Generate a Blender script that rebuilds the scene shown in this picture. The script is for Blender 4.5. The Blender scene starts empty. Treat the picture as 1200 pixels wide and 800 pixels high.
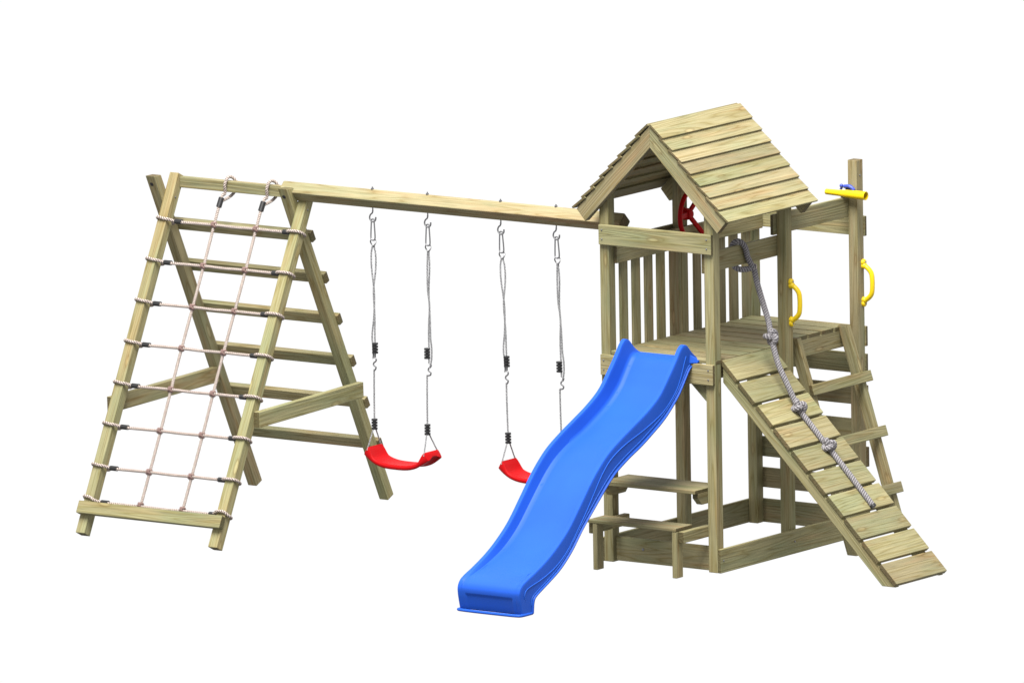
import bpy, bmesh, math, random
from mathutils import Vector as V, Matrix

random.seed(11)
sc = bpy.context.scene
COL = sc.collection
PI = math.pi

# ------------------------------------------------------------------ materials
def new_mat(name):
    m = bpy.data.materials.new(name); m.use_nodes = True
    nt = m.node_tree
    return m, nt, nt.nodes, nt.links, nt.nodes['Principled BSDF']

def N(nodes, t, **kw):
    n = nodes.new(t)
    for k, v in kw.items():
        setattr(n, k, v)
    return n

def ramp(nodes, stops):
    r = nodes.new('ShaderNodeValToRGB')
    e = r.color_ramp.elements
    while len(e) < len(stops):
        e.new(0.5)
    for i, (p, c) in enumerate(stops):
        e[i].position = p
        e[i].color = (c[0], c[1], c[2], 1) if not isinstance(c, (int, float)) else (c, c, c, 1)
    return r

def wood(name, gain=1.0):
    m, nt, n, l, b = new_mat(name)
    tc = N(n, 'ShaderNodeTexCoord')
    at = N(n, 'ShaderNodeAttribute', attribute_name='brd')
    sep = N(n, 'ShaderNodeMath', operation='MULTIPLY'); sep.inputs[1].default_value = 37.0
    l.new(at.outputs['Fac'], sep.inputs[0])
    cmb = N(n, 'ShaderNodeCombineXYZ')
    l.new(sep.outputs[0], cmb.inputs[0])
    m2 = N(n, 'ShaderNodeMath', operation='MULTIPLY'); m2.inputs[1].default_value = 11.3
    l.new(at.outputs['Fac'], m2.inputs[0]); l.new(m2.outputs[0], cmb.inputs[1]); l.new(sep.outputs[0], cmb.inputs[2])
    add = N(n, 'ShaderNodeVectorMath', operation='ADD')
    l.new(tc.outputs['Object'], add.inputs[0]); l.new(cmb.outputs[0], add.inputs[1])
    def mapped(scale):
        mp = N(n, 'ShaderNodeMapping'); mp.inputs['Scale'].default_value = scale
        l.new(add.outputs[0], mp.inputs['Vector']); return mp
    def noise(scale, s, det=4, rough=.55, dist=0.0):
        t = N(n, 'ShaderNodeTexNoise'); t.inputs['Scale'].default_value = s
        t.inputs['Detail'].default_value = det; t.inputs['Roughness'].default_value = rough
        t.inputs['Distortion'].default_value = dist
        l.new(mapped(scale).outputs[0], t.inputs['Vector']); return t
    # growth-ring figure: noise strongly stretched along the board, folded into bands
    fig = noise((.42, 9.5, 9.5), 1.0, 2, .45, .25)
    band = N(n, 'ShaderNodeMath', operation='MULTIPLY'); band.inputs[1].default_value = 15.0
    l.new(fig.outputs[0], band.inputs[0])
    frac = N(n, 'ShaderNodeMath', operation='PINGPONG'); frac.inputs[1].default_value = 0.5
    l.new(band.outputs[0], frac.inputs[0])
    fr2 = N(n, 'ShaderNodeMath', operation='MULTIPLY'); fr2.inputs[1].default_value = 2.0
    l.new(frac.outputs[0], fr2.inputs[0])
    g = gain
    c_fig = ramp(n, [(0.0, (.214*g, .188*g, .101*g)), (.58, (.202*g, .176*g, .092*g)), (.86, (.180*g, .152*g, .069*g)), (1.0, (.152*g, .122*g, .051*g))])
    l.new(fr2.outputs[0], c_fig.inputs[0])
    # fine fibres
    fib = noise((4.5, 120, 120), 1.0, 5, .72)
    c_fib = ramp(n, [(.30, .66), (.44, .94), (.56, 1.04), (.72, 1.26)])
    l.new(fib.outputs[0], c_fib.inputs[0])
    mul = N(n, 'ShaderNodeMix', data_type='RGBA', blend_type='MULTIPLY'); mul.inputs[0].default_value = 1
    l.new(c_fig.outputs[0], mul.inputs[6]); l.new(c_fib.outputs[0], mul.inputs[7])
    # pressure-treatment green and reddish heartwood clouds
    gr = noise((1.3, 5, 5), 1.0, 3, .6)
    f_gr = ramp(n, [(.46, 0.0), (.66, 1.0)])
    l.new(gr.outputs[0], f_gr.inputs[0])
    mg = N(n, 'ShaderNodeMix', data_type='RGBA', blend_type='MULTIPLY')
    mg.inputs[7].default_value = (.82, .93, .93, 1)
    l.new(f_gr.outputs[0], mg.inputs[0]); l.new(mul.outputs[2], mg.inputs[6])
    rd = noise((.8, 9, 9), 1.7, 3, .6)
    f_rd = ramp(n, [(.52, 0.0), (.70, .85)])
    l.new(rd.outputs[0], f_rd.inputs[0])
    mr = N(n, 'ShaderNodeMix', data_type='RGBA', blend_type='MULTIPLY')
    mr.inputs[7].default_value = (1.06, .88, .80, 1)
    l.new(f_rd.outputs[0], mr.inputs[0]); l.new(mg.outputs[2], mr.inputs[6])
    # knots
    vo = N(n, 'ShaderNodeTexVoronoi'); vo.inputs['Scale'].default_value = 1.0; vo.inputs['Randomness'].default_value = 1.0
    l.new(mapped((2.6, 9, 9)).outputs[0], vo.inputs['Vector'])
    kr = ramp(n, [(0.0, (1.30, 1.26, 1.28)), (.09, (1.20, 1.12, 1.06)), (.135, (.80, .71, .62)), (.18, (.95, .93, .90)), (.25, (1, 1, 1))])
    l.new(vo.outputs['Distance'], kr.inputs[0])
    mk = N(n, 'ShaderNodeMix', data_type='RGBA', blend_type='MULTIPLY'); mk.inputs[0].default_value = 1
    l.new(mr.outputs[2], mk.inputs[6]); l.new(kr.outputs[0], mk.inputs[7])
    # board-to-board variation
    wn = N(n, 'ShaderNodeTexWhiteNoise', noise_dimensions='1D'); l.new(sep.outputs[0], wn.inputs['W'])
    mrv = N(n, 'ShaderNodeMapRange'); mrv.inputs[3].default_value = .80; mrv.inputs[4].default_value = 1.13
    l.new(wn.outputs['Value'], mrv.inputs[0])
    hs = N(n, 'ShaderNodeHueSaturation')
    l.new(mk.outputs[2], hs.inputs['Color']); l.new(mrv.outputs[0], hs.inputs['Value'])
    hr = N(n, 'ShaderNodeMapRange'); hr.inputs[3].default_value = .487; hr.inputs[4].default_value = .512
    sw = N(n, 'ShaderNodeSeparateColor'); l.new(wn.outputs['Color'], sw.inputs[0])
    l.new(sw.outputs[1], hr.inputs[0]); l.new(hr.outputs[0], hs.inputs['Hue'])
    # end grain is darker, denser wood
    sx = N(n, 'ShaderNodeAttribute', attribute_name='endgrain')
    me = N(n, 'ShaderNodeMix', data_type='RGBA', blend_type='MULTIPLY')
    me.inputs[7].default_value = (.45, .41, .36, 1)
    l.new(sx.outputs['Fac'], me.inputs[0]); l.new(hs.outputs[0], me.inputs[6])
    l.new(me.outputs[2], b.inputs['Base Color'])
    b.inputs['Roughness'].default_value = .72
    b.inputs['Specular IOR Level'].default_value = .25
    bm = N(n, 'ShaderNodeBump'); bm.inputs['Strength'].default_value = .35; bm.inputs['Distance'].default_value = .003
    ad = N(n, 'ShaderNodeMath', operation='ADD'); l.new(fib.outputs[0], ad.inputs[0]); l.new(fr2.outputs[0], ad.inputs[1])
    l.new(ad.outputs[0], bm.inputs['Height']); l.new(bm.outputs[0], b.inputs['Normal'])
    return m

def plastic(name, col, rough=.4, spec=.4, bump=.05, bscale=220.0, var=.06):
    m, nt, n, l, b = new_mat(name)
    tc = N(n, 'ShaderNodeTexCoord')
    t = N(n, 'ShaderNodeTexNoise'); t.inputs['Scale'].default_value = 3.0; t.inputs['Detail'].default_value = 5
    l.new(tc.outputs['Object'], t.inputs['Vector'])
    r = ramp(n, [(.3, tuple(c*(1-var) for c in col)), (.7, tuple(min(1, c*(1+var)) for c in col))])
    l.new(t.outputs[0], r.inputs[0]); l.new(r.outputs[0], b.inputs['Base Color'])
    b.inputs['Roughness'].default_value = rough
    b.inputs['Specular IOR Level'].default_value = spec
    t2 = N(n, 'ShaderNodeTexNoise'); t2.inputs['Scale'].default_value = bscale; t2.inputs['Detail'].default_value = 2
    l.new(tc.outputs['Object'], t2.inputs['Vector'])
    bm = N(n, 'ShaderNodeBump'); bm.inputs['Strength'].default_value = bump; bm.inputs['Distance'].default_value = .002
    l.new(t2.outputs[0], bm.inputs['Height']); l.new(bm.outputs[0], b.inputs['Normal'])
    return m

def fibre(name, a, c, scale=160.0, rough=.85):
    m, nt, n, l, b = new_mat(name)
    tc = N(n, 'ShaderNodeTexCoord')
    t = N(n, 'ShaderNodeTexNoise'); t.inputs['Scale'].default_value = scale; t.inputs['Detail'].default_value = 3
    l.new(tc.outputs['Object'], t.inputs['Vector'])
    r = ramp(n, [(.38, a), (.62, c)])
    l.new(t.outputs[0], r.inputs[0]); l.new(r.outputs[0], b.inputs['Base Color'])
    b.inputs['Roughness'].default_value = rough
    b.inputs['Specular IOR Level'].default_value = .2
    return m

def metal(name, col, rough=.3):
    m, nt, n, l, b = new_mat(name)
    tc = N(n, 'ShaderNodeTexCoord')
    t = N(n, 'ShaderNodeTexNoise'); t.inputs['Scale'].default_value = 60
    l.new(tc.outputs['Object'], t.inputs['Vector'])
    r = ramp(n, [(.3, rough*.8), (.7, rough*1.3)])
    l.new(t.outputs[0], r.inputs[0]); l.new(r.outputs[0], b.inputs['Roughness'])
    b.inputs['Base Color'].default_value = (*col, 1)
    b.inputs['Metallic'].default_value = 1
    return m

WOOD = wood('treated_pine', 1.03)
BLUE = plastic('blue_plastic', (.0115, .0660, .38), .5, .12)
BLUEL = plastic('blue_plastic_relief', (.018, .090, .43), .5, .14)
RED = plastic('red_plastic', (.30, .0022, .0035), .5, .08)
YEL = plastic('yellow_plastic', (.60, .42, .006), .35, .3)
INDIGO = plastic('indigo_plastic', (.028, .05, .32), .4, .4)
BLACK = plastic('black_plastic', (.012, .012, .013), .45, .4)
STEEL = metal('zinc_steel', (.22, .22, .23), .5)
NETROPE = fibre('beige_rope', (.27, .222, .196), (.51, .45, .405))
NETKNOT = fibre('brown_knot_rope', (.10, .060, .058), (.24, .16, .14))
GREYROPE = fibre('grey_rope', (.15, .143, .150), (.26, .247, .258))
THINROPE = fibre('thin_grey_cord', (.06, .06, .064), (.36, .36, .37), 300.0)
GROOVE_SHADE = fibre('rope_groove_shade', (.052, .048, .055), (.098, .090, .100))  # dark colour painting shade into the twists of the grey rope
NET_SHADE = fibre('net_groove_shade', (.055, .036, .034), (.12, .085, .078))  # painted-in shade between the strands of the net rope

# ------------------------------------------------------------------ mesh helpers
def finish(name, parent, verts, faces, mat, M=None, smooth=False, brd=None, endg=None):
    """verts in WORLD space; M = 4x4 frame of the new object"""
    M = M or Matrix.Identity(4)
    Mi = M.inverted()
    me = bpy.data.meshes.new(name)
    me.from_pydata([Mi @ V(v) for v in verts], [], faces)
    if brd is not None:
        a = me.attributes.new('brd', 'FLOAT', 'POINT'); a.data.foreach_set('value', brd)
    if endg is not None:
        a = me.attributes.new('endgrain', 'FLOAT', 'FACE'); a.data.foreach_set('value', endg)
    me.materials.append(mat)
    if smooth:
        me.polygons.foreach_set('use_smooth', [True]*len(me.polygons))
    me.update()
    o = bpy.data.objects.new(name, me); COL.objects.link(o)
    if parent is not None:
        o.parent = parent
        o.matrix_basis = world_of(parent).inverted() @ M
    else:
        o.matrix_basis = M
    return o

def world_of(o):
    M = o.matrix_basis.copy(); p = o.parent
    while p is not None:
        M = p.matrix_basis @ M; p = p.parent
    return M

def frame(o, X, Z):
    X = V(X).normalized(); Z = V(Z); Z = (Z - X*Z.dot(X)).normalized(); Y = Z.cross(X)
    M = Matrix.Identity(4)
    for i in range(3):
        M[i][0], M[i][1], M[i][2], M[i][3] = X[i], Y[i], Z[i], o[i]
    return M

def solids(name, parent, items, X, Z, mat=None, bev=.0045, segs=2):
    """items: convex prisms given as (ring_a, ring_b) of world points; grain along X"""
    mat = mat or WOOD
    allv, allf, brd, eg = [], [], [], []
    o0 = None
    Xn = V(X).normalized()
    for ra, rb in items:
        bm = bmesh.new()
        a = [bm.verts.new(p) for p in ra]; b = [bm.verts.new(p) for p in rb]
        n = len(a)
        bm.faces.new(a[::-1]); bm.faces.new(b)
        for i in range(n):
            j = (i+1) % n
            bm.faces.new((a[i], a[j], b[j], b[i]))
        bmesh.ops.recalc_face_normals(bm, faces=bm.faces)
        if bev > 0:
            bmesh.ops.bevel(bm, geom=list(bm.edges), offset=bev, segments=segs, profile=.6, affect='EDGES', clamp_overlap=True)
        bm.verts.index_update()
        base = len(allv); r = random.random()
        if o0 is None:
            o0 = V(ra[0])
        allv += [v.co.copy() for v in bm.verts]
        brd += [r]*len(bm.verts)
        for f in bm.faces:
            allf.append([base+v.index for v in f.verts])
            eg.append(1.0 if abs(f.normal.dot(Xn)) > .8 else 0.0)
        bm.free()
    return finish(name, parent, allv, allf, mat, frame(o0, X, Z), False, brd, eg)

def hexa(x0, x1, y0, y1, z0, z1, g='x'):
    if g == 'x':
        f = lambda x: [V((x, y0, z0)), V((x, y1, z0)), V((x, y1, z1)), V((x, y0, z1))]
        return f(x0), f(x1)
    if g == 'y':
        f = lambda y: [V((x0, y, z0)), V((x1, y, z0)), V((x1, y, z1)), V((x0, y, z1))]
        return f(y0), f(y1)
    f = lambda z: [V((x0, y0, z)), V((x1, y0, z)), V((x1, y1, z)), V((x0, y1, z))]
    return f(z0), f(z1)

AX = {'x': (V((1, 0, 0)), V((0, 0, 1))), 'y': (V((0, 1, 0)), V((0, 0, 1))), 'z': (V((0, 0, 1)), V((0, -1, 0)))}

def abox(name, parent, x0, x1, y0, y1, z0, z1, g='x', **k):
    return solids(name, parent, [hexa(x0, x1, y0, y1, z0, z1, g)], *AX[g], **k)

def board(name, parent, a, b, n, w, t, **k):
    a, b, n = V(a), V(b), V(n)
    X = (b-a).normalized(); Zn = (n - X*n.dot(X)).normalized(); Y = Zn.cross(X)
    r = lambda p: [p - Y*w/2 - Zn*t/2, p + Y*w/2 - Zn*t/2, p + Y*w/2 + Zn*t/2, p - Y*w/2 + Zn*t/2]
    return solids(name, parent, [(r(a), r(b))], X, Zn, **k)

def prism_y(name, parent, poly, y0, y1, X, **k):
    """polygon in x-z, extruded in y; grain along X"""
    return solids(name, parent, [([V((x, y0, z)) for x, z in poly], [V((x, y1, z)) for x, z in poly])], X, (0, -1, 0), **k)

# tubes --------------------------------------------------------------
def resample(pts, step, closed=False):
    pts = [V(p) for p in pts]; n = len(pts); dense = []
    rng = range(n) if closed else range(n-1)
    for i in rng:
        if closed:
            p0, p1, p2, p3 = pts[(i-1) % n], pts[i], pts[(i+1) % n], pts[(i+2) % n]
        else:
            p1, p2 = pts[i], pts[i+1]
            p0 = pts[i-1] if i > 0 else p1*2 - p2
            p3 = pts[i+2] if i+2 < n else p2*2 - p1
        k = 12
        for j in range(k):
            t = j/k
            # centripetal-ish Catmull-Rom
            dense.append(.5*((2*p1) + (p2-p0)*t + (2*p0-5*p1+4*p2-p3)*t*t + (3*p1-p0-3*p2+p3)*t**3))
    if not closed:
        dense.append(pts[-1])
    else:
        dense.append(dense[0].copy())
    L = [0]
    for i in range(1, len(dense)):
        L.append(L[-1] + (dense[i]-dense[i-1]).length)
    m = max(2, int(round(L[-1]/step)))
    out = []; j = 0
    for i in range(m+1):
        s = L[-1]*i/m
        while j < len(L)-2 and L[j+1] < s:
            j += 1
        d = L[j+1]-L[j]
        out.append(dense[j].lerp(dense[j+1], 0 if d < 1e-9 else (s-L[j])/d))
    return out, L[-1]

def frames(P):
    T = []
    for i in range(len(P)):
        a = P[max(0, i-1)]; b = P[min(len(P)-1, i+1)]
        T.append((b-a).normalized())
    u = T[0].orthogonal().normalized(); U = []
    for t in T:
        u = (u - t*u.dot(t)); u = u.normalized() if u.length > 1e-6 else t.orthogonal().normalized()
        U.append(u.copy())
    return T, U

class MB:
    def __init__(s):
        s.v, s.f, s.alt = [], [], []
    def tube(s, P, r, sides=8, cap=True):
        T, U = frames(P); b = len(s.v)
        for i, p in enumerate(P):
            w = T[i].cross(U[i]); rr = r(i/(len(P)-1)) if callable(r) else r
            for k in range(sides):
                a = 2*PI*k/sides
                s.v.append(p + (U[i]*math.cos(a) + w*math.sin(a))*rr)
        for i in range(len(P)-1):
            for k in range(sides):
                k2 = (k+1) % sides
                s.f.append((b+i*sides+k, b+i*sides+k2, b+(i+1)*sides+k2, b+(i+1)*sides+k))
        if cap:
            s.f.append([b+k for k in range(sides)][::-1]); e = b+(len(P)-1)*sides
            s.f.append([e+k for k in range(sides)])
        return s
    def curve(s, pts, r, step=.01, sides=8, closed=False):
        P, _ = resample(pts, step, closed); return s.tube(P, r, sides, not closed)
    def rope(s, pts, R, strands=3, pitch=.05, step=.006, sides=6, closed=False, groove=True):
        P, L = resample(pts, step, closed)
        T, U = frames(P)
        turns = max(1, round(L/pitch))
        for q in range(strands):
            C = []
            for i, p in enumerate(P):
                w = T[i].cross(U[i]); a = 2*PI*(turns*i/(len(P)-1) + q/strands)
                C.append(p + (U[i]*math.cos(a)+w*math.sin(a))*R*.50)
            s.tube(C, R*.54, sides)
        if groove:  # extra thin strands; a darker second material paints groove shade on them
            f0 = len(s.f)
            for q in range(strands):
                C = []
                for i, p in enumerate(P):
                    w = T[i].cross(U[i]); a = 2*PI*(turns*i/(len(P)-1) + (q+.5)/strands)
                    C.append(p + (U[i]*math.cos(a)+w*math.sin(a))*R*.68)
                s.tube(C, R*.34, sides)
            s.alt.append((f0, len(s.f)))
        return s
    def lathe(s, prof, o, axis, sides=20):
        axis = V(axis).normalized(); u = axis.orthogonal().normalized(); w = axis.cross(u); b = len(s.v); o = V(o)
        for h, r in prof:
            for k in range(sides):
                a = 2*PI*k/sides
                s.v.append(o + axis*h + (u*math.cos(a)+w*math.sin(a))*r)
        for i in range(len(prof)-1):
            for k in range(sides):
                k2 = (k+1) % sides
                s.f.append((b+i*sides+k, b+i*sides+k2, b+(i+1)*sides+k2, b+(i+1)*sides+k))
        s.f.append([b+k for k in range(sides)][::-1]); e = b+(len(prof)-1)*sides
        s.f.append([e+k for k in range(sides)])
        return s
    def ball(s, c, r, n=10, sq=(1, 1, 1)):
        c = V(c); b = len(s.v)
        for i in range(n+1):
            th = PI*i/n
            for k in range(2*n):
                ph = PI*k/n
                s.v.append(c + V((r*sq[0]*math.sin(th)*math.cos(ph), r*sq[1]*math.sin(th)*math.sin(ph), r*sq[2]*math.cos(th))))
        for i in range(n):
            for k in range(2*n):
                k2 = (k+1) % (2*n)
                s.f.append((b+i*2*n+k, b+(i+1)*2*n+k, b+(i+1)*2*n+k2, b+i*2*n+k2))
        return s
    def build(s, name, parent, mat, smooth=True, angle=True, mat2=None):
        o = finish(name, parent, s.v, s.f, mat, Matrix.Translation(s.v[0]), smooth)
        if mat2 is not None:
            o.data.materials.append(mat2)
            for a, b in s.alt:
                for k in range(a, b):
                    o.data.polygons[k].material_index = 1
        if smooth and angle:
            bm = bmesh.new(); bm.from_mesh(o.data)
            bmesh.ops.recalc_face_normals(bm, faces=bm.faces)
            for e in bm.edges:
                if len(e.link_faces) == 2 and e.calc_face_angle(0) > .7:
                    e.smooth = False
            bm.to_mesh(o.data); bm.free()
        return o

def thing(name, label, cat, loc, group=None):
    o = bpy.data.objects.new(name, None); COL.objects.link(o)
    o.empty_display_size = .1
    o.location = loc; o.matrix_basis = Matrix.Translation(loc)
    o['label'] = label; o['category'] = cat
    if group:
        o['group'] = group
    return o

# ================================================================== PLAY TOWER
P7 = .07
W, D1, D2 = .88, .81, 1.62
tw = thing('play_tower', 'tall treated-timber play tower with pitched plank roof, deck and slatted balcony', 'play tower', (-.44, .85, 0))
for (x, y, z1) in ((-W, 0, 2.40), (-P7, 0, 2.40), (-W, D1, 2.40), (-P7, D1, 2.40), (-W, D2, 2.30), (-P7, D2, 2.43)):
    abox('post', tw, x, x+P7, y, y+P7, 0, z1, 'z')
# front
abox('rail', tw, -.872, 0, -.0245, -.0005, 2.049, 2.178, 'x')
abox('deck_beam', tw, -.872, 0, -.0245, -.0005, 1.209, 1.341, 'x')
# right side rails (on the inner faces)
abox('rail', tw, -.0945, -.0705, .002, .884, 1.92, 2.05, 'y')
abox('rail', tw, -.0945, -.0705, .775, 1.688, 2.058, 2.19, 'y')
# left rails
abox('rail', tw, -.8095, -.7855, .055, 1.69, 1.921, 2.052, 'y')
abox('rail', tw, -.9045, -.8805, .065, .88, 1.93, 2.06, 'y')
# back rail
abox('rail', tw, -.88, .008, 1.6905, 1.7145, 1.93, 2.06, 'x')
# slats of the left side
def slat_panel(ys, z0, z1):
    solids('slat_panel', tw, [hexa(-.8300, -.8115, a, b, z0, z1, 'z') for a, b in ys], *AX['z'])
slat_panel([(.131, .211), (.268, .350), (.408, .489), (.544, .627), (.690, .772)], 1.28, 2.03)
slat_panel([(.955, 1.030), (1.085, 1.168), (1.222, 1.303), (1.358, 1.446), (1.502, 1.590)], 1.28, 2.03)
# deck
dk = []
yy = .0
edges = [.0, .11] + [.26+.148*i for i in range(10)]
for i in range(len(edges)-1):
    a, b = edges[i]+.010, edges[i+1]-.010
    xr = .002 if b < .72 else -.071
    dk.append(hexa(-.8105, xr, a, b, 1.341, 1.364, 'x'))
solids('deck', tw, dk, *AX['x'], bev=.002)
abox('deck_beam', tw, -.096, -.0735, .885, 1.615, 1.226, 1.3405, 'y')
abox('deck_beam', tw, -.0945, -.0705, .075, .805, 1.226, 1.3405, 'y')
abox('deck_beam', tw, -.8095, -.7855, .075, 1.615, 1.21, 1.3405, 'y')
abox('deck_beam', tw, -.452, -.407, .03, 1.66, 1.25, 1.3405, 'y')
# knee brace on the front right post
for x0, sx in ((-.0715, -1), (-.8085, 1)):
    prism_y('knee_brace', tw, [(x0, 1.085), (x0, 1.19), (x0+sx*.02, 1.208), (x0+sx*.135, 1.208)], .02, .058, (-sx*.7, 0, -.7), bev=.003)
# sandpit boards at the foot
abox('sandpit_board', tw, -.8095, -.0705, .031, .055, .006, .163, 'x')
abox('sandpit_board', tw, .0005, .0245, 0, 1.69, 0, .154, 'y')
abox('sandpit_board', tw, -.9045, -.8805, 0, 1.69, 0, .154, 'y')
abox('sandpit_board', tw, -.88, .006, 1.6905, 1.7145, 0, .154, 'x')
# climbing boards on the back of the balcony
for z0 in (.228, .430, .605, .830, 1.035, 1.215):
    abox('climbing_board', tw, -.88, .006, 1.6905, 1.7145, z0, z0+.13, 'x')
# roof
RX, RZ = -.443, 2.848
q = .7071
def rp(s, n, sg):
    return (RX + sg*(s*q + n*q), RZ - s*q + n*q)
for sg in (-1, 1):
    for y0, y1 in ((-.051, -.0035), (.8835, .931)):
        prism_y('rafter', tw, [(RX, RZ), rp(.816, 0, sg), rp(.822, -.1, sg), (RX, RZ-.1414)], y0, y1, (sg*q, 0, -q), bev=.003)
    items = []
    for i in range(8):
        tip = .128 + .1003*i
        s0 = tip-.125 if i else .0
        jit = random.uniform(-.0015, .0015)
        poly = [rp(s0, -.003 if i else .003, sg), rp(tip+jit, .0145, sg), rp(tip+jit, .0295, sg), rp(s0, .0125 if i else .019, sg)]
        e = random.uniform(-.002, .002)
        items.append(([V((x, -.062+e, z)) for x, z in poly], [V((x, .945+e, z)) for x, z in poly]))
    solids('roof_slope', tw, items, (0, 1, 0), (sg*q, 0, q), bev=.0025)
# yellow grab handles on the right faces of two posts
def handle(y, z0, z1):
    m = MB()
    m.curve([(.012, y, z1-.035), (.035, y, z1-.045), (.062, y+.002, z1-.075), (.070, y+.002, z1-.115), (.070, y+.002, z0+.115), (.062, y+.002, z0+.075), (.035, y, z0+.045), (.012, y, z0+.035)], .0160, .008, 12)
    for z, s in ((z1-.012, 1), (z0+.012, -1)):
        m.lathe([(-.002, .022), (.012, .0215), (.017, .017), (.019, .008)], (.0005, y, z), (1, 0, 0), 18)
        m.lathe([(-.002, .021), (.020, .0195), (.028, .013)], (.0005, y, z-s*.022), (1, 0, 0), 18)
    o = m.build('grab_handle', tw, YEL); o['label'] = 'yellow plastic grab handle'
    for z in (z1-.010, z0+.010):
        MB().lathe([(0, .006), (.003, .0055), (.004, .003)], (.019, y+.001, z), (1, 0, 0), 10).build('screw', o, STEEL)
handle(.855, 1.475, 1.765)
handle(1.676, 1.485, 1.775)
# coach screws
def screw(parent, p, axis, r=.007):
    MB().lathe([(-.002, r), (.003, r*.95), (.0045, r*.5)], p, axis, 12).build('screw', parent, STEEL)
screw(tw, (0, D2+.035, 2.33), (1, 0, 0), .006)

for x in (-.845, -.035):
    for z in (2.085, 2.145):
        screw(tw, (x, -.0245, z), (0, -1, 0), .0055)
for x in (-.845, -.035):
    for z in (1.245, 1.305):
        screw(tw, (x, -.0245, z), (0, -1, 0), .0055)
screw(tw, (-.60, .031, .095), (0, -1, 0), .009)
for y in (.03, .83, 1.65):
    screw(tw, (.0245, y, .08), (1, 0, 0), .006)

# ================================================================== SLIDE
sl = thing('slide', 'blue wavy plastic slide running down from the front of the tower deck', 'slide', (-.415, -1.8, 0))
KEY = [ # (top y,z), (floor y,z), (bottom y,z)
 ((.045, 1.372), (.050, 1.368), (.062, 1.343)),
 ((.000, 1.405), (.020, 1.368), (.020, 1.335)),
 ((-.050, 1.452), (-.030, 1.362), (-.020, 1.318)),
 ((-.085, 1.463), (-.065, 1.345), (-.050, 1.298)),
 ((-.125, 1.440), (-.100, 1.308), (-.085, 1.255)),
 ((-.175, 1.378), (-.150, 1.245), (-.130, 1.200)),
 ((-.255, 1.288), (-.215, 1.172), (-.190, 1.140)),
 ((-.365, 1.178), (-.330, 1.085), (-.315, 1.048)),
 ((-.500, 1.098), (-.470, 1.012), (-.445, 0.978)),
 ((-.640, 1.034), (-.620, 0.945), (-.590, 0.906)),
 ((-.785, 0.970), (-.770, 0.892), (-.735, 0.846)),
 ((-.930, 0.897), (-.905, 0.828), (-.870, 0.780)),
 ((-1.035, 0.822), (-1.005, 0.758), (-.955, 0.722)),
 ((-1.125, 0.742), (-1.092, 0.680), (-1.050, 0.645)),
 ((-1.240, 0.622), (-1.205, 0.570), (-1.150, 0.560)),
 ((-1.375, 0.486), (-1.340, 0.440), (-1.265, 0.458)),
 ((-1.510, 0.386), (-1.480, 0.345), (-1.380, 0.340)),
 ((-1.635, 0.314), (-1.615, 0.285), (-1.500, 0.247)),
 ((-1.765, 0.256), (-1.755, 0.240), (-1.620, 0.182)),
 ((-1.860, 0.219), (-1.858, 0.214), (-1.705, 0.142)),
 ((-1.905, 0.192), (-1.905, 0.190), (-1.755, 0.118)),
 ((-1.927, 0.155), (-1.927, 0.155), (-1.782, 0.098)),
 ((-1.926, 0.112), (-1.926, 0.112), (-1.793, 0.070)),
 ((-1.915, 0.060), (-1.915, 0.060), (-1.797, 0.040)),
 ((-1.902, 0.012), (-1.902, 0.012), (-1.800, 0.010)),
]
def cr(pts, n):
    out = []
    for i in range(len(pts)-1):
        p1, p2 = pts[i], pts[i+1]
        p0 = pts[i-1] if i else tuple(2*a-b for a, b in zip(p1, p2))
        p3 = pts[i+2] if i+2 < len(pts) else tuple(2*b-a for a, b in zip(p1, p2))
        for j in range(n):
            t = j/n
            out.append(tuple(.5*(2*b+(c-a)*t+(2*a-5*b+4*c-d)*t*t+(3*b-a-3*c+d)*t**3) for a, b, c, d in zip(p0, p1, p2, p3)))
    out.append(pts[-1]); return out
flat = cr([(*a, *b, *c) for a, b, c in KEY], 6)
XL, XR = -.660, -.168
XC = (XL+XR)/2; HW = (XR-XL)/2
sv, sf = [], []
prof_n = None
for (ty, tz, fy, fz, by, bz) in flat:
    T = V((0, ty, tz)); F = V((0, fy, fz)); B = V((0, by, bz))
    B = B + (B-T).normalized()*.012*max(0, min(1, (-ty-.15)/.3))*max(0, min(1, (1.80+ty)/.4))
    h = (T-F).length
    k = min(1.0, h/.06)                                       # walls fade out towards the foot
    push = V((0, .008, 0)) if (tz < .118 and ty < -1.8) else V((0, 0, 0))
    half = [(HW+.010, B), (HW+.010, B.lerp(T, .05)), (HW, B.lerp(T, .09)), (HW-.002, B.lerp(T, .5)), (HW-.004, B.lerp(T, .92)),
            (HW-.005, B.lerp(T, .98)), (HW-.008, T + (T-B).normalized()*.003), (HW-.035, T + (T-B).normalized()*.003), (HW-.038, T.lerp(F, .04)),
            (HW-.040, T.lerp(F, .15)), (HW-.048-.004*k, T.lerp(F, .72)), (HW-.048-.008*k, T.lerp(F, .88)), (HW-.052-.016*k, T.lerp(F, .965)), (HW-.062-.028*k, F),
            (.182, F), (.170, F+push), (.06, F+push)]
    ring = [V((XC - x, p.y, p.z)) for x, p in half] + [V((XC + x, p.y, p.z)) for x, p in half[::-1]]
    prof_n = len(ring)
    sv += ring
n_r = len(flat)
for i in range(n_r-1):
    for j in range(prof_n-1):
        sf.append((i*prof_n+j, (i+1)*prof_n+j, (i+1)*prof_n+j+1, i*prof_n+j+1))
chute = finish('chute', sl, sv, sf, BLUE, Matrix.Translation((XC, -.9, .7)), True)
bm = bmesh.new(); bm.from_mesh(chute.data)
for e in bm.edges:
    if len(e.link_faces) == 2 and e.calc_face_angle(0) > .75:
        e.smooth = False
bm.to_mesh(chute.data); bm.free()
md = chute.modifiers.new('Solidify', 'SOLIDIFY'); md.thickness = .007; md.offset = -1.0
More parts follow.
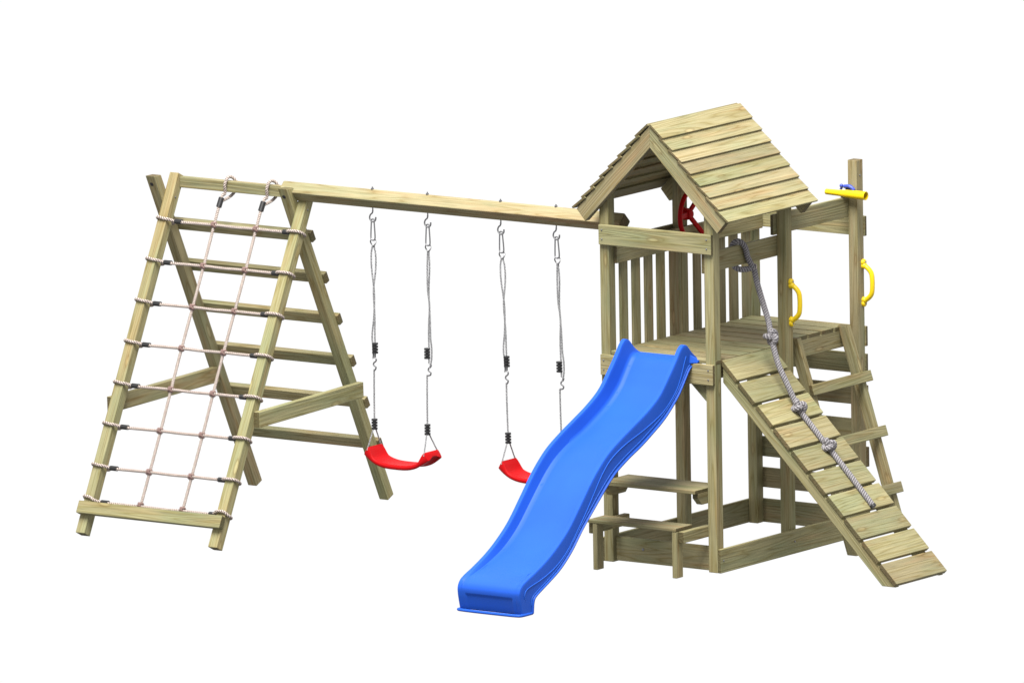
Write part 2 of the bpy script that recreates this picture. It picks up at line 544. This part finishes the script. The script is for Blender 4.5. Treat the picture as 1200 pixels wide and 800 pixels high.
# foot flange
m = MB()
fl = [(XL+.006, -1.80), (XL+.004, -1.90), (XL+.018, -1.927), (XC-.1, -1.936), (XC+.1, -1.936), (XR-.03, -1.930), (XR-.006, -1.903), (XR-.004, -1.80)]
m.curve([(x, y, .011) for x, y in fl], .010, .012, 10)
m.build('foot_flange', sl, BLUE)
# bottom lip of the side walls and raised wavy lines on the right side
def side_pt(t, f, off=.004, sg=1):
    i = min(int(t*(n_r-1)), n_r-2); a = t*(n_r-1)-i
    A = [x+(y-x)*a for x, y in zip(flat[i], flat[i+1])]
    p = V((0, A[4], A[5])).lerp(V((0, A[0], A[1])), f)
    return V((XC + sg*(HW - .001 + off), p.y, p.z))
for sg in (1, -1):
    m = MB(); m.tube([side_pt(t/60, .145, .001, sg) for t in range(3, 57)], .0030, 8)
    m.build('lower_lip', sl, BLUEL)
    m = MB()
    m.tube([side_pt(.13+.77*t/100, .47+.24*math.sin(t/100*PI*3.9+2.6), .0010, sg) for t in range(101)], .0027, 6)
    m.build('relief_line', sl, BLUEL)

# ears of the slide resting on the deck beam
for sg in (1, -1):
    xa = XC + sg*(HW-.004); xb = XC + sg*(HW+.042)
    solids('mounting_ear', sl, [([V((xa, -.045, 1.344)), V((xa, .055, 1.344)), V((xa, .055, 1.362)), V((xa, -.03, 1.400))], [V((xb, -.010, 1.344)), V((xb, .05, 1.344)), V((xb, .05, 1.356)), V((xb, -.005, 1.358))])], (1, 0, 0), (0, 0, 1), mat=BLUE, bev=.003)

# ================================================================== CLIMBING RAMP
rm = thing('climbing_ramp', 'sloping timber ramp of spaced wide treads leaning on the tower side', 'ramp', (1.2, .36, 0))
for i in range(10):
    s = i*.1892
    a0 = V((.006, 0, 1.362)) + V((q, 0, -q))*s
    j = random.uniform(-.002, .002)
    pr_ = [a0, a0+V((q, 0, -q))*.167, a0+V((q, 0, -q))*.167-V((q, 0, q))*.030, a0-V((q, 0, q))*.030]
    solids('tread', rm, [([p+V((0, .073+j, 0)) for p in pr_], [p+V((0, .640+j, 0)) for p in pr_])], (0, 1, 0), (q, 0, q))
for y0 in (.082, .578):
    prism_y('stringer', rm, [(.0045, 1.3190), (.0045, 1.216), (1.2065, .014), (1.3095, .014)], y0, y0+.045, (q, 0, -q))

# ================================================================== LADDER
ld = thing('ladder', 'short leaning timber ladder with flat rungs against the open balcony side', 'ladder', (.39, 1.25, 0))
lx = lambda z: .425 - .32*z
for y0 in (.943, 1.505):
    prism_y('leg', ld, [(lx(.002), .002), (lx(1.372), 1.372), (lx(1.372)-.0735, 1.372), (lx(.002)-.0735, .002)], y0, y0+.045, (-.305, 0, .952))
for zc in (1.045, .697, .342):
    c = V((lx(zc), 0, zc)) + V((.952, 0, .305))*.0125
    board('rung', ld, c+V((0, .928, 0)), c+V((0, 1.600, 0)), (.952, 0, .305), .07, .023)

# ================================================================== SWING FRAME
sf_ = thing('swing_set', 'timber A-frame with ladder rungs carrying the long diagonal-set swing beam', 'swing set', (-3.4, .2, 0))
fy = lambda z: -.770 + .50*z       # front face of the front legs
by_ = lambda z: 1.200 - .483*z     # front face of the rear legs
fd = V((0, .4472, .8944)); fn = V((0, -.8944, .4472))
rd = V((0, -.4349, .9005)); rn = V((0, -.9005, -.4349))
for x0 in (-4.51, -3.45):
    xc = x0+.035
    a = V((xc, fy(-.018), -.018)) - fn*.035; L = 2.203/.8944
    board('leg', sf_, a, a+fd*L, fn, .07, .07)
    xr_ = xc-.0702-.035
    f0 = V((0, by_(-.018), -.018)); b0 = f0 - rn*.07
    yz = [f0, V((0, by_(2.178), 2.178)), V((0, by_(2.178)+.07/.9005, 2.178)), b0]
    solids('leg', sf_, [([V((xr_, p.y, p.z)) for p in yz], [V((xr_+.07, p.y, p.z)) for p in yz])], rd, rn)
# beam, square timber set on edge
s_ = .0475; c45 = .0635
bc = (.27, 2.147)
ring = lambda x: [V((x, bc[0], bc[1]-c45)), V((x, bc[0]+c45, bc[1])), V((x, bc[0], bc[1]+c45)), V((x, bc[0]-c45, bc[1]))]
beam = solids('beam', sf_, [(ring(-3.560), ring(-.870))], (1, 0, 0), (0, -q, q), bev=.009)
for k in (1.795, 1.505, 1.213, .918, .624, .331):
    c = V((0, by_(k), k)) - rn*(.0702+.02)
    board('rung', sf_, V((-4.582, 0, 0))+c, V((-3.437, 0, 0))+c, -rn, .073, .04)
board('brace', sf_, (-3.3575, -.350, .752), (-3.3575, .800, .781), (1, 0, 0), .103, .0445)
board('brace', sf_, (-4.5325, -.350, .752), (-4.5325, .822, .781), (1, 0, 0), .103, .0445)
c = V((0, fy(.128), .128)) + fn*.0225
board('foot_rail', sf_, V((-4.515, 0, 0))+c, V((-3.368, 0, 0))+c, fn, .083, .0445)
board('top_rail', sf_, (-4.4385, .352, 2.122), (-3.452, .352, 2.122), (0, -1, 0), .072, .045)
# dark bolt holes and screws
for x in (-4.475, -3.415):
    z = 2.12
    c = V((x-.075, by_(z), z))
    MB().lathe([(-.02, .0135), (.0012, .0135), (.0016, .007)], c, rn, 14).build('bolt', sf_, BLACK)
    for z in (2.03,):
        screw(sf_, V((x+.0355, fy(z)+.035, z)), (1, 0, 0), .006)
HX = [(-2.853, -2.418), (-1.842, -1.407)]
for pair in HX:
    for x in pair:
        m = MB(); m.tube([V((x, .27, 2.224)), V((x, .27, 2.062))], .0045, 8)
        m.lathe([(0, .010), (.008, .010)], (x, .27, 2.207), (0, 0, 1), 6)
        m.build('eye_bolt', sf_, STEEL)

# ================================================================== CLIMBING NET
nt_ = thing('climbing_net', 'beige rope climbing net tied across the front of the A-frame', 'net', (-3.98, -.6, .12))
cy = lambda z: -.731 + .50*z
def onp(x, z, e=0.0):           # point in the plane of the front legs, e = towards the viewer
    return V((x, cy(z), z)) + fn*e
CX = (-4.080, -3.744)
rows = [1.884-.2512*i for i in range(7)] + [.168]
R_ = .0102
for cx in CX:
    topz = 2.125
    loop = [onp(cx, 2.03), V((cx+.012, .318, 2.075)), V((cx+.018, .312, 2.135)), V((cx+.024, .330, 2.176)), V((cx+.034, .362, 2.182)), V((cx+.050, .390, 2.150)),
            V((cx+.045, .392, 2.095)), V((cx+.026, .360, 2.055)), onp(cx+.006, 2.03)]
    m = MB().rope([onp(cx, .172), onp(cx+.003, .6), onp(cx-.002, 1.1), onp(cx+.002, 1.6)] + loop, R_)
    m.build('vertical_rope', nt_, NETROPE, mat2=NET_SHADE)
    MB().tube([onp(cx-.001, 1.995), onp(cx+.002, 2.052)], .0185, 12).build('clamp', nt_, BLACK)
for i, z in enumerate(rows):
    e0 = .047; sag = .004
    zz = lambda d: z + d
    if i == 7:
        dz = .012
    else:
        dz = 0
    L_ = [onp(-4.385, z, -.004), onp(-4.425, z, .036), onp(-4.455, z+dz, e0), onp(-4.50, z+.006+dz, e0), onp(-4.523, z+.006+dz, .02), onp(-4.523, z+.004, -.025), onp(-4.49, z, -.047), onp(-4.45, z-.002, -.047), onp(-4.42, z-.004, -.03), onp(-4.385, z-.004, .004)]
    M_ = [onp(CX[0], z, .004), onp(CX[0]+.17, z-sag*.6, .004), onp(CX[1], z, .004)]
    R2 = [onp(-3.505, z, .004), onp(-3.47, z, .034), onp(-3.44, z+dz, e0), onp(-3.39, z+dz, e0), onp(-3.367, z, .025), onp(-3.367, z-.004, -.02), onp(-3.40, z-.004, -.047), onp(-3.44, z-.002, -.047), onp(-3.47, z, -.03), onp(-3.505, z, -.004)]
    MB().rope(L_ + M_ + R2, R_).build('horizontal_rope', nt_, NETROPE, mat2=NET_SHADE)
    for xa in (-4.362, -3.497):
        MB().tube([onp(xa-.029, z, .002), onp(xa+.027, z, .002)], .0162, 12).build('clamp', nt_, BLACK)
    for cx in CX:
        m = MB()
        zk = z if i < 7 else z+.006
        for sgn in (1, -1):
            pts = []
            for k in range(10):
                a = 2*PI*k/10
                ax = V((1, 0, sgn*1.0)).normalized()
                u1 = onp(0, 0, 1)-onp(0, 0, 0); u2 = ax.cross(u1).normalized()
                pts.append(onp(cx, zk, .004) + u1*.0175*math.cos(a) + u2*.0175*math.sin(a))
            m.rope(pts, .0085, 3, .03, .005, 6, True)
        m.build('knot', nt_, NETKNOT)

# ================================================================== SWINGS
def swing(pair, label, lean):
    x0, x1 = pair; xc = (x0+x1)/2
    Y = .27
    o = thing('swing', label, 'swing', (xc, Y, .42), 'red swings under the beam')
    for x, ph in ((x0, 0), (x1, 1)):
        h = 1 if ph == 0 else -1
        # open hook of the hanger
        m = MB()
        m.curve([(x, Y, 2.085), (x-.004, Y, 2.066), (x-.020, Y, 2.052), (x-.026, Y, 2.030), (x-.014, Y, 2.012), (x+.004, Y, 2.008), (x+.020, Y, 2.020), (x+.023, Y, 2.040)], .0052, .005, 8)
        m.build('hook', o, STEEL)
        m = MB()
        m.curve([(x-.010, Y, 2.022), (x+.010, Y, 2.022), (x+.013, Y-.004, 2.0), (x+.019, Y-.005, 1.905), (x+.004, Y-.004, 1.888), (x-.010, Y-.004, 1.893), (x-.016, Y-.002, 1.91), (x-.013, Y, 2.0)], .0046, .006, 8, True)
        m.curve([(x+.020*math.cos(a), Y+.006*math.sin(2*a), 1.872+.022*math.sin(a)) for a in [2*PI*k/12 for k in range(12)]], .0042, .005, 8, True)
        m.build('carabiner', o, STEEL)
        # doubled cord down to the toggle
        zt = 1.185
        m = MB()
        if ph == 0:
            A = [(x-.004, Y, 1.856), (x-.016, Y, 1.80), (x-.014, Y, 1.70), (x+.004, Y, 1.55), (x-.002, Y+.004, 1.40), (x-.016, Y, 1.27), (x-.012, Y, 1.20), (x-.008, Y, 1.14), (x-.012, Y, 1.115)]
            B_ = [(x+.004, Y, 1.856), (x+.018, Y, 1.80), (x+.018, Y, 1.70), (x+.003, Y-.006, 1.56), (x+.006, Y, 1.40), (x+.006, Y, 1.27), (x+.006, Y, 1.20), (x+.006, Y, 1.12)]
        else:
            A = [(x-.003, Y, 1.856), (x-.008, Y, 1.75), (x-.004, Y-.004, 1.60), (x+.004, Y+.003, 1.50), (x-.002, Y, 1.35), (x-.002, Y, 1.20), (x-.002, Y, 1.12)]
            B_ = [(x+.004, Y, 1.856), (x+.010, Y, 1.75), (x-.002, Y+.006, 1.58), (x+.010, Y, 1.42), (x+.012, Y, 1.29), (x+.020, Y, 1.22), (x+.018, Y, 1.15), (x+.004, Y, 1.09)]
        m.rope(A, .0064, 2, .020, .004, 5, groove=False); m.rope(B_, .0064, 2, .020, .004, 5, groove=False)
        xs = x-.003 if ph == 0 else x-.018
        m.rope([(xs, Y, 1.045), (xs-.002, Y, .90), (xs-.002, Y, .70)], .0064, 2, .020, .004, 5, groove=False)
        yb = (-.088, .085)
        for k in yb:
            p0_, p1_ = V((xs-.002, Y+k*.06, .672)), V((x+(.008 if ph else -.008), Y+k*.93, .526))
            m.rope([p0_, p0_.lerp(p1_, .5), p1_], .0054, 2, .018, .004, 5, groove=False)
        m.build('cord', o, THINROPE, mat2=GROOVE_SHADE)
        # S-hook under the toggle
        m = MB()
        m.curve([(x+.002, Y, 1.125), (x+.014, Y, 1.112), (x+.010, Y, 1.098), (x-.004, Y, 1.088), (x-.008, Y, 1.074), (x+.004, Y, 1.066), (x+.012, Y, 1.058), (x+.006, Y, 1.044), (xs, Y, 1.038)], .0052, .004, 7)
        m.build('shackle', o, STEEL)
        for zc, xt in ((zt, x+(.006 if ph == 0 else -.016)), (.688, xs-.002)):
            m = MB()
            prof = []
            for k in range(4):
                zb = -.036 + k*.019
                prof += [(zb, .011), (zb+.0008, .0200), (zb+.0125, .0200), (zb+.0135, .011)]
            m.lathe(prof, (xt, Y, zc), (0, 0, 1), 14)
            m.build('adjuster', o, BLACK)
    # sagging seat with rolled ends
    hw = (x1-x0)/2 + .018
    v, f = [], []
    nx, hy = 40, .088
    def th_(t):
        e = max(0, (abs(t)-.72)/.28)
        return .68 + .86*e*e*(3-2*e)
    def zc_(t):
        return .419 + .026*th_(t) + .069*abs(t)**3.0
    cs = [(-1, -.020), (-1.02, -.004), (-1.0, .010), (-.93, .019), (-.80, .018), (-.5, .013), (0, .011), (.5, .013), (.80, .018), (.93, .019), (1.0, .010), (1.02, -.004), (1, -.020), (.93, -.026), (.82, -.014), (0, -.010), (-.82, -.014), (-.93, -.026)]
    m_ = len(cs)
    for i in range(nx+1):
        t = -1 + 2*i/nx
        e = max(0, (abs(t)-.80)/.20)
        thick = th_(t)
        sl_ = (zc_(t+.01)-zc_(t-.01))/(.02*hw); an = math.atan(sl_)
        width = hy*(1 - .10*e*e)
        for yy_, zz_ in cs:
            if zz_ > 0:
                zz_ += (.0175-zz_)*min(1, e*1.3)*(abs(yy_) < .9)
            zz_ *= thick
            v.append(V((xc + t*hw - math.sin(an)*zz_*.7, Y + yy_*width, zc_(t) + zz_*math.cos(an))))
    for i in range(nx):
        for j in range(m_):
            j2 = (j+1) % m_
            f.append((i*m_+j, i*m_+j2, (i+1)*m_+j2, (i+1)*m_+j))
    # rounded end caps
    for i0, sg in ((0, -1), (nx, 1)):
        prev = i0*m_; c0 = sum((v[prev+j] for j in range(m_)), V((0, 0, 0)))/m_
        for sc_, dx in ((.86, .005), (.45, .008)):
            b0 = len(v)
            for j in range(m_):
                v.append(c0 + (v[i0*m_+j]-c0)*sc_ + V((sg*dx, 0, -dx*.3)))
            for j in range(m_):
                j2 = (j+1) % m_
                f.append((prev+j, prev+j2, b0+j2, b0+j))
            prev = b0
        v.append(c0 + V((sg*.008, 0, -.003)))
        for j in range(m_):
            f.append((prev+j, prev+(j+1) % m_, len(v)-1))
    st = finish('seat', o, v, f, RED, Matrix.Translation((xc, Y, .45)), True)
    bm = bmesh.new(); bm.from_mesh(st.data); bmesh.ops.recalc_face_normals(bm, faces=bm.faces)
    for e in bm.edges:
        if len(e.link_faces) == 2 and e.calc_face_angle(0) > .9:
            e.smooth = False
    bm.to_mesh(st.data); bm.free()
    for ch in o.children:                     # the swing hangs very slightly out of plumb
        Mw = world_of(ch); Mi_ = Mw.inverted()
        for vv in ch.data.vertices:
            pw = Mw @ vv.co; pw.x += lean*(2.06-pw.z)/1.5; vv.co = Mi_ @ pw
    o.matrix_basis = Matrix.Translation((0, 0, -.012)) @ o.matrix_basis
    return o
swing(HX[0], 'red plastic swing seat hanging in full view nearest the A-frame', -.012)
swing(HX[1], 'red plastic swing seat partly hidden behind the blue slide', .038)

# ================================================================== STEERING WHEEL
wc = V((-.735, .862, 2.13))
wh = thing('steering_wheel', 'red plastic steering wheel mounted under the roof inside the tower', 'steering wheel', wc)
MB().curve([wc + V((0, .172*math.cos(a), .172*math.sin(a))) for a in [2*PI*k/36 for k in range(36)]], .0155, .008, 12, True).build('rim', wh, RED)
MB().lathe([(0, .040), (.030, .038), (.036, .034), (.050, .030), (.056, .026), (.059, .015)], (-.8095, .845, 2.13), (1, 0, 0), 24).build('hub', wh, RED)
for a in (PI*.5+PI*.5, PI*.32, -PI*.32):
    d = V((0, math.cos(a), math.sin(a)))
    h0 = V((-.775, .845, 2.13))
    board('spoke', wh, h0 + d*.02, wc + d*.170, (1, 0, 0), .030, .018, mat=RED, bev=.005)

# ================================================================== TELESCOPE
te = thing('telescope', 'yellow toy telescope on a blue bracket fixed to the tall corner post', 'telescope', (-.07, 1.58, 2.2))
tz, ty = 2.219, 1.572
MB().lathe([(0, .0155), (.004, .0185), (.10, .0200), (.145, .0232), (.148, .0248), (.20, .0258), (.310, .0285), (.3105, .0250), (.21, .022)], (-.208, ty, tz+.001), (1, 0, -.014), 28).build('barrel', te, YEL)
m = MB()
m.lathe([(0, .012), (.028, .012)], (-.075, 1.619, tz-.008), (0, -1, 0), 14)
m.curve([(-.085, 1.600, tz+.040), (-.05, 1.600, tz+.043), (-.025, 1.602, tz+.033), (-.012, 1.604, tz+.020)], .012, .006, 10)
m.ball((-.102, 1.594, tz+.044), .0125, 8)
m.ball((-.100, 1.590, tz-.060), .0140, 8)
m.curve([(-.100, 1.600, tz+.040), (-.118, 1.602, tz), (-.098, 1.602, tz-.040)], .008, .006, 8)
m.lathe([(-.002, .030), (.010, .029)], (-.055, 1.6205, tz+.022), (0, -1, 0), 18)
m.build('bracket', te, INDIGO)

# ================================================================== CLIMBING ROPE
cr_ = thing('climbing_rope', 'thick grey knotted rope looped on the side rail and lying down the ramp', 'rope', (.4, .42, 1.0))
K = V((-.035, .498, 1.893))
pl = lambda x: 1.3675 - x + .024       # rope axis height over the ramp treads
RR = .0190
pathA = [K + V((.004, -.008, -.004)), (-.050, .455, 1.965), (-.050, .425, 2.035), (-.072, .392, 2.074), (-.105, .370, 2.055), (-.118, .372, 1.985), (-.112, .385, 1.92), (-.085, .405, 1.893), (-.06, .445, 1.888), K]
pathB = [K + V((0, 0, .012)), (-.012, .500, 1.80), (.055, .475, 1.66), (.105, .455, 1.56), (.150, .418, 1.47), (.215, .395, 1.31), (.285, .395, 1.18), (.365, .400, pl(.365)+.006), (.45, .402, pl(.45)), (.59, .402, pl(.59)), (.75, .400, pl(.75)), (.938, .392, pl(.938))]
MB().rope(pathA, RR, 3, .050, .006, 8).build('rope_loop', cr_, GREYROPE, mat2=GROOVE_SHADE)
MB().rope(pathB, RR, 3, .050, .006, 8).build('rope_length', cr_, GREYROPE, mat2=GROOVE_SHADE)
MB().lathe([(0, .0205), (.016, .0205)], V(pathB[-1])+V((-.010, 0, .010)), (q, 0, -q), 14).build('end_cap', cr_, BLACK)
def rope_knot(c, axis, s, tw_):
    c = V(c); ax = V(axis).normalized(); u = ax.orthogonal().normalized(); w = ax.cross(u); pts = []
    for k in range(30):
        t = 2*PI*k/30
        x = math.sin(t)+2*math.sin(2*t); y = math.cos(t)-2*math.cos(2*t); z = -math.sin(3*t)
        ca, sa = math.cos(tw_), math.sin(tw_)
        pts.append(c + (u*(x*ca-y*sa)*.36 + w*(x*sa+y*ca)*.36)*s + ax*z*s*.62)
    MB().rope(pts, RR*.98, 3, .042, .006, 8, True).build('knot', cr_, GREYROPE, mat2=GROOVE_SHADE)
rope_knot((.152, .418, 1.472), (.5, -.5, .6), .036, .3)
rope_knot((.366, .400, pl(.366)+.020), (.6, -.3, .7), .036, 1.4)
rope_knot((.592, .402, pl(.592)+.016), (.7, -.2, .6), .034, 2.2)
m = MB()
m.rope([K+V((.018*math.cos(a), .010*math.sin(a)+.002, .020*math.sin(a)+.0)) for a in [2*PI*k/10 for k in range(10)]], .006, 3, .02, .004, 6, True)
m.build('whipping', cr_, NETROPE)

# ================================================================== PICNIC TABLE
pt = thing('picnic_table', 'small timber table top and low bench fixed between the front tower posts', 'picnic table', (-.44, -.1, 0))
solids('tabletop', pt, [hexa(-.800, -.073, -.136, .012, .521, .545, 'x'), hexa(-.800, -.073, .0155, .163, .521, .545, 'x')], *AX['x'], bev=.003)
for x0 in (-.8085, -.1145):
    yz = [(-.105, .5205), (-.105, .490), (-.060, .445), (.085, .445), (.130, .490), (.130, .5205)]
    solids('bracket', pt, [([V((x0, y, z)) for y, z in yz], [V((x0+.043, y, z)) for y, z in yz])], (0, 1, 0), (1, 0, 0), bev=.002)
abox('bench_seat', pt, -.800, -.1165, -.293, -.107, .3005, .3225, 'x')
for x0, x1, y1 in ((-.8085, -.7655, .125), (-.1145, -.0715, .125)):
    abox('bearer', pt, x0, x1, -.270, y1, .228, .2995, 'y')
for x0 in (-.7645, -.1500):
    abox('leg', pt, x0, x0+.034, -.290, -.218, 0, .2995, 'z')

# ------------------------------------------------------------------ camera (very long lens)
AZ, EL, ROLL, DIST, S_PX, U0, V0 = math.radians(35.4972), math.radians(9.4731), math.radians(-.943), 120.0, 184.3855, 841.2543, 671.4034
R = V((math.cos(AZ), math.sin(AZ), 0)); F = V((-math.sin(AZ)*math.cos(EL), math.cos(AZ)*math.cos(EL), -math.sin(EL))); U = R.cross(F)
ox, oy = (U0-600)/S_PX, -(V0-400)/S_PX
xo = math.cos(ROLL)*ox - math.sin(ROLL)*oy; yo = math.sin(ROLL)*ox + math.cos(ROLL)*oy
th = -ROLL
Rc = R*math.cos(th) - U*math.sin(th); Uc = R*math.sin(th) + U*math.cos(th)
pos = R*(-xo) + U*(-yo) - F*DIST
M = Matrix.Identity(4)
for i in range(3):
    M[i][0], M[i][1], M[i][2], M[i][3] = Rc[i], Uc[i], -F[i], pos[i]
cd = bpy.data.cameras.new('camera'); cam = bpy.data.objects.new('camera', cd); COL.objects.link(cam)
cam.matrix_world = M
cd.sensor_fit = 'HORIZONTAL'; cd.sensor_width = 36.0; cd.lens = 36.0*S_PX*DIST/1200.0
cd.clip_start = 1.0; cd.clip_end = 2000.0
sc.camera = cam

# ------------------------------------------------------------------ light: white studio surround and one large softbox
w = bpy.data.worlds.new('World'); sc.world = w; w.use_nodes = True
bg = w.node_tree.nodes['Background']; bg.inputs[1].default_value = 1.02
wn_ = w.node_tree.nodes; wl_ = w.node_tree.links
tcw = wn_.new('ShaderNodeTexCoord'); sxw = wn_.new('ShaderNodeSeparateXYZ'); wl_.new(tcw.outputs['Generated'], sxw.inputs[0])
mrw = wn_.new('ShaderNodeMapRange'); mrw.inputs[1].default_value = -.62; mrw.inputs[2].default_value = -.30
mrw.inputs[3].default_value = .30; mrw.inputs[4].default_value = 1.0; mrw.interpolation_type = 'SMOOTHSTEP'  # surround darkened towards straight down so undersides come out darker
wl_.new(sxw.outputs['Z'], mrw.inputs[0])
# surround also dimmed on the camera side, added to deepen underside and side shade
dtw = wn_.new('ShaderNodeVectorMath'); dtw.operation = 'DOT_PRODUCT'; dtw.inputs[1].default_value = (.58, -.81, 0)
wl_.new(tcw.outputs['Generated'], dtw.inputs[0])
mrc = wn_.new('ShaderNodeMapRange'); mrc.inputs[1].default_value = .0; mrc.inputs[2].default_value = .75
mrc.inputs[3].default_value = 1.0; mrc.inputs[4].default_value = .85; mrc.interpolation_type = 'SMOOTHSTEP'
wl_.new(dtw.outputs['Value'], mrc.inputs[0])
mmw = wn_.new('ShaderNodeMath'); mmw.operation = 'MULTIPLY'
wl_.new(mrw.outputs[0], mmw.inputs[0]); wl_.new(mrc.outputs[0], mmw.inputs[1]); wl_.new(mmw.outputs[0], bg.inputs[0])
ld_ = bpy.data.lights.new('softbox', 'AREA'); lo = bpy.data.objects.new('softbox', ld_); COL.objects.link(lo)
ld_.shape = 'DISK'; ld_.size = 13.0; ld_.energy = 15000.0; ld_.color = (1.0, .985, .95)
tgt = V((-1.6, .3, 1.2)); dirv = V((.15, -.40, .89)).normalized()
lo.location = tgt + dirv*20
lo.rotation_euler = (dirv).to_track_quat('Z', 'Y').to_euler()

sc.view_settings.view_transform = 'Standard'; sc.view_settings.look = 'None'
sc.view_settings.exposure = 0; sc.view_settings.gamma = 1
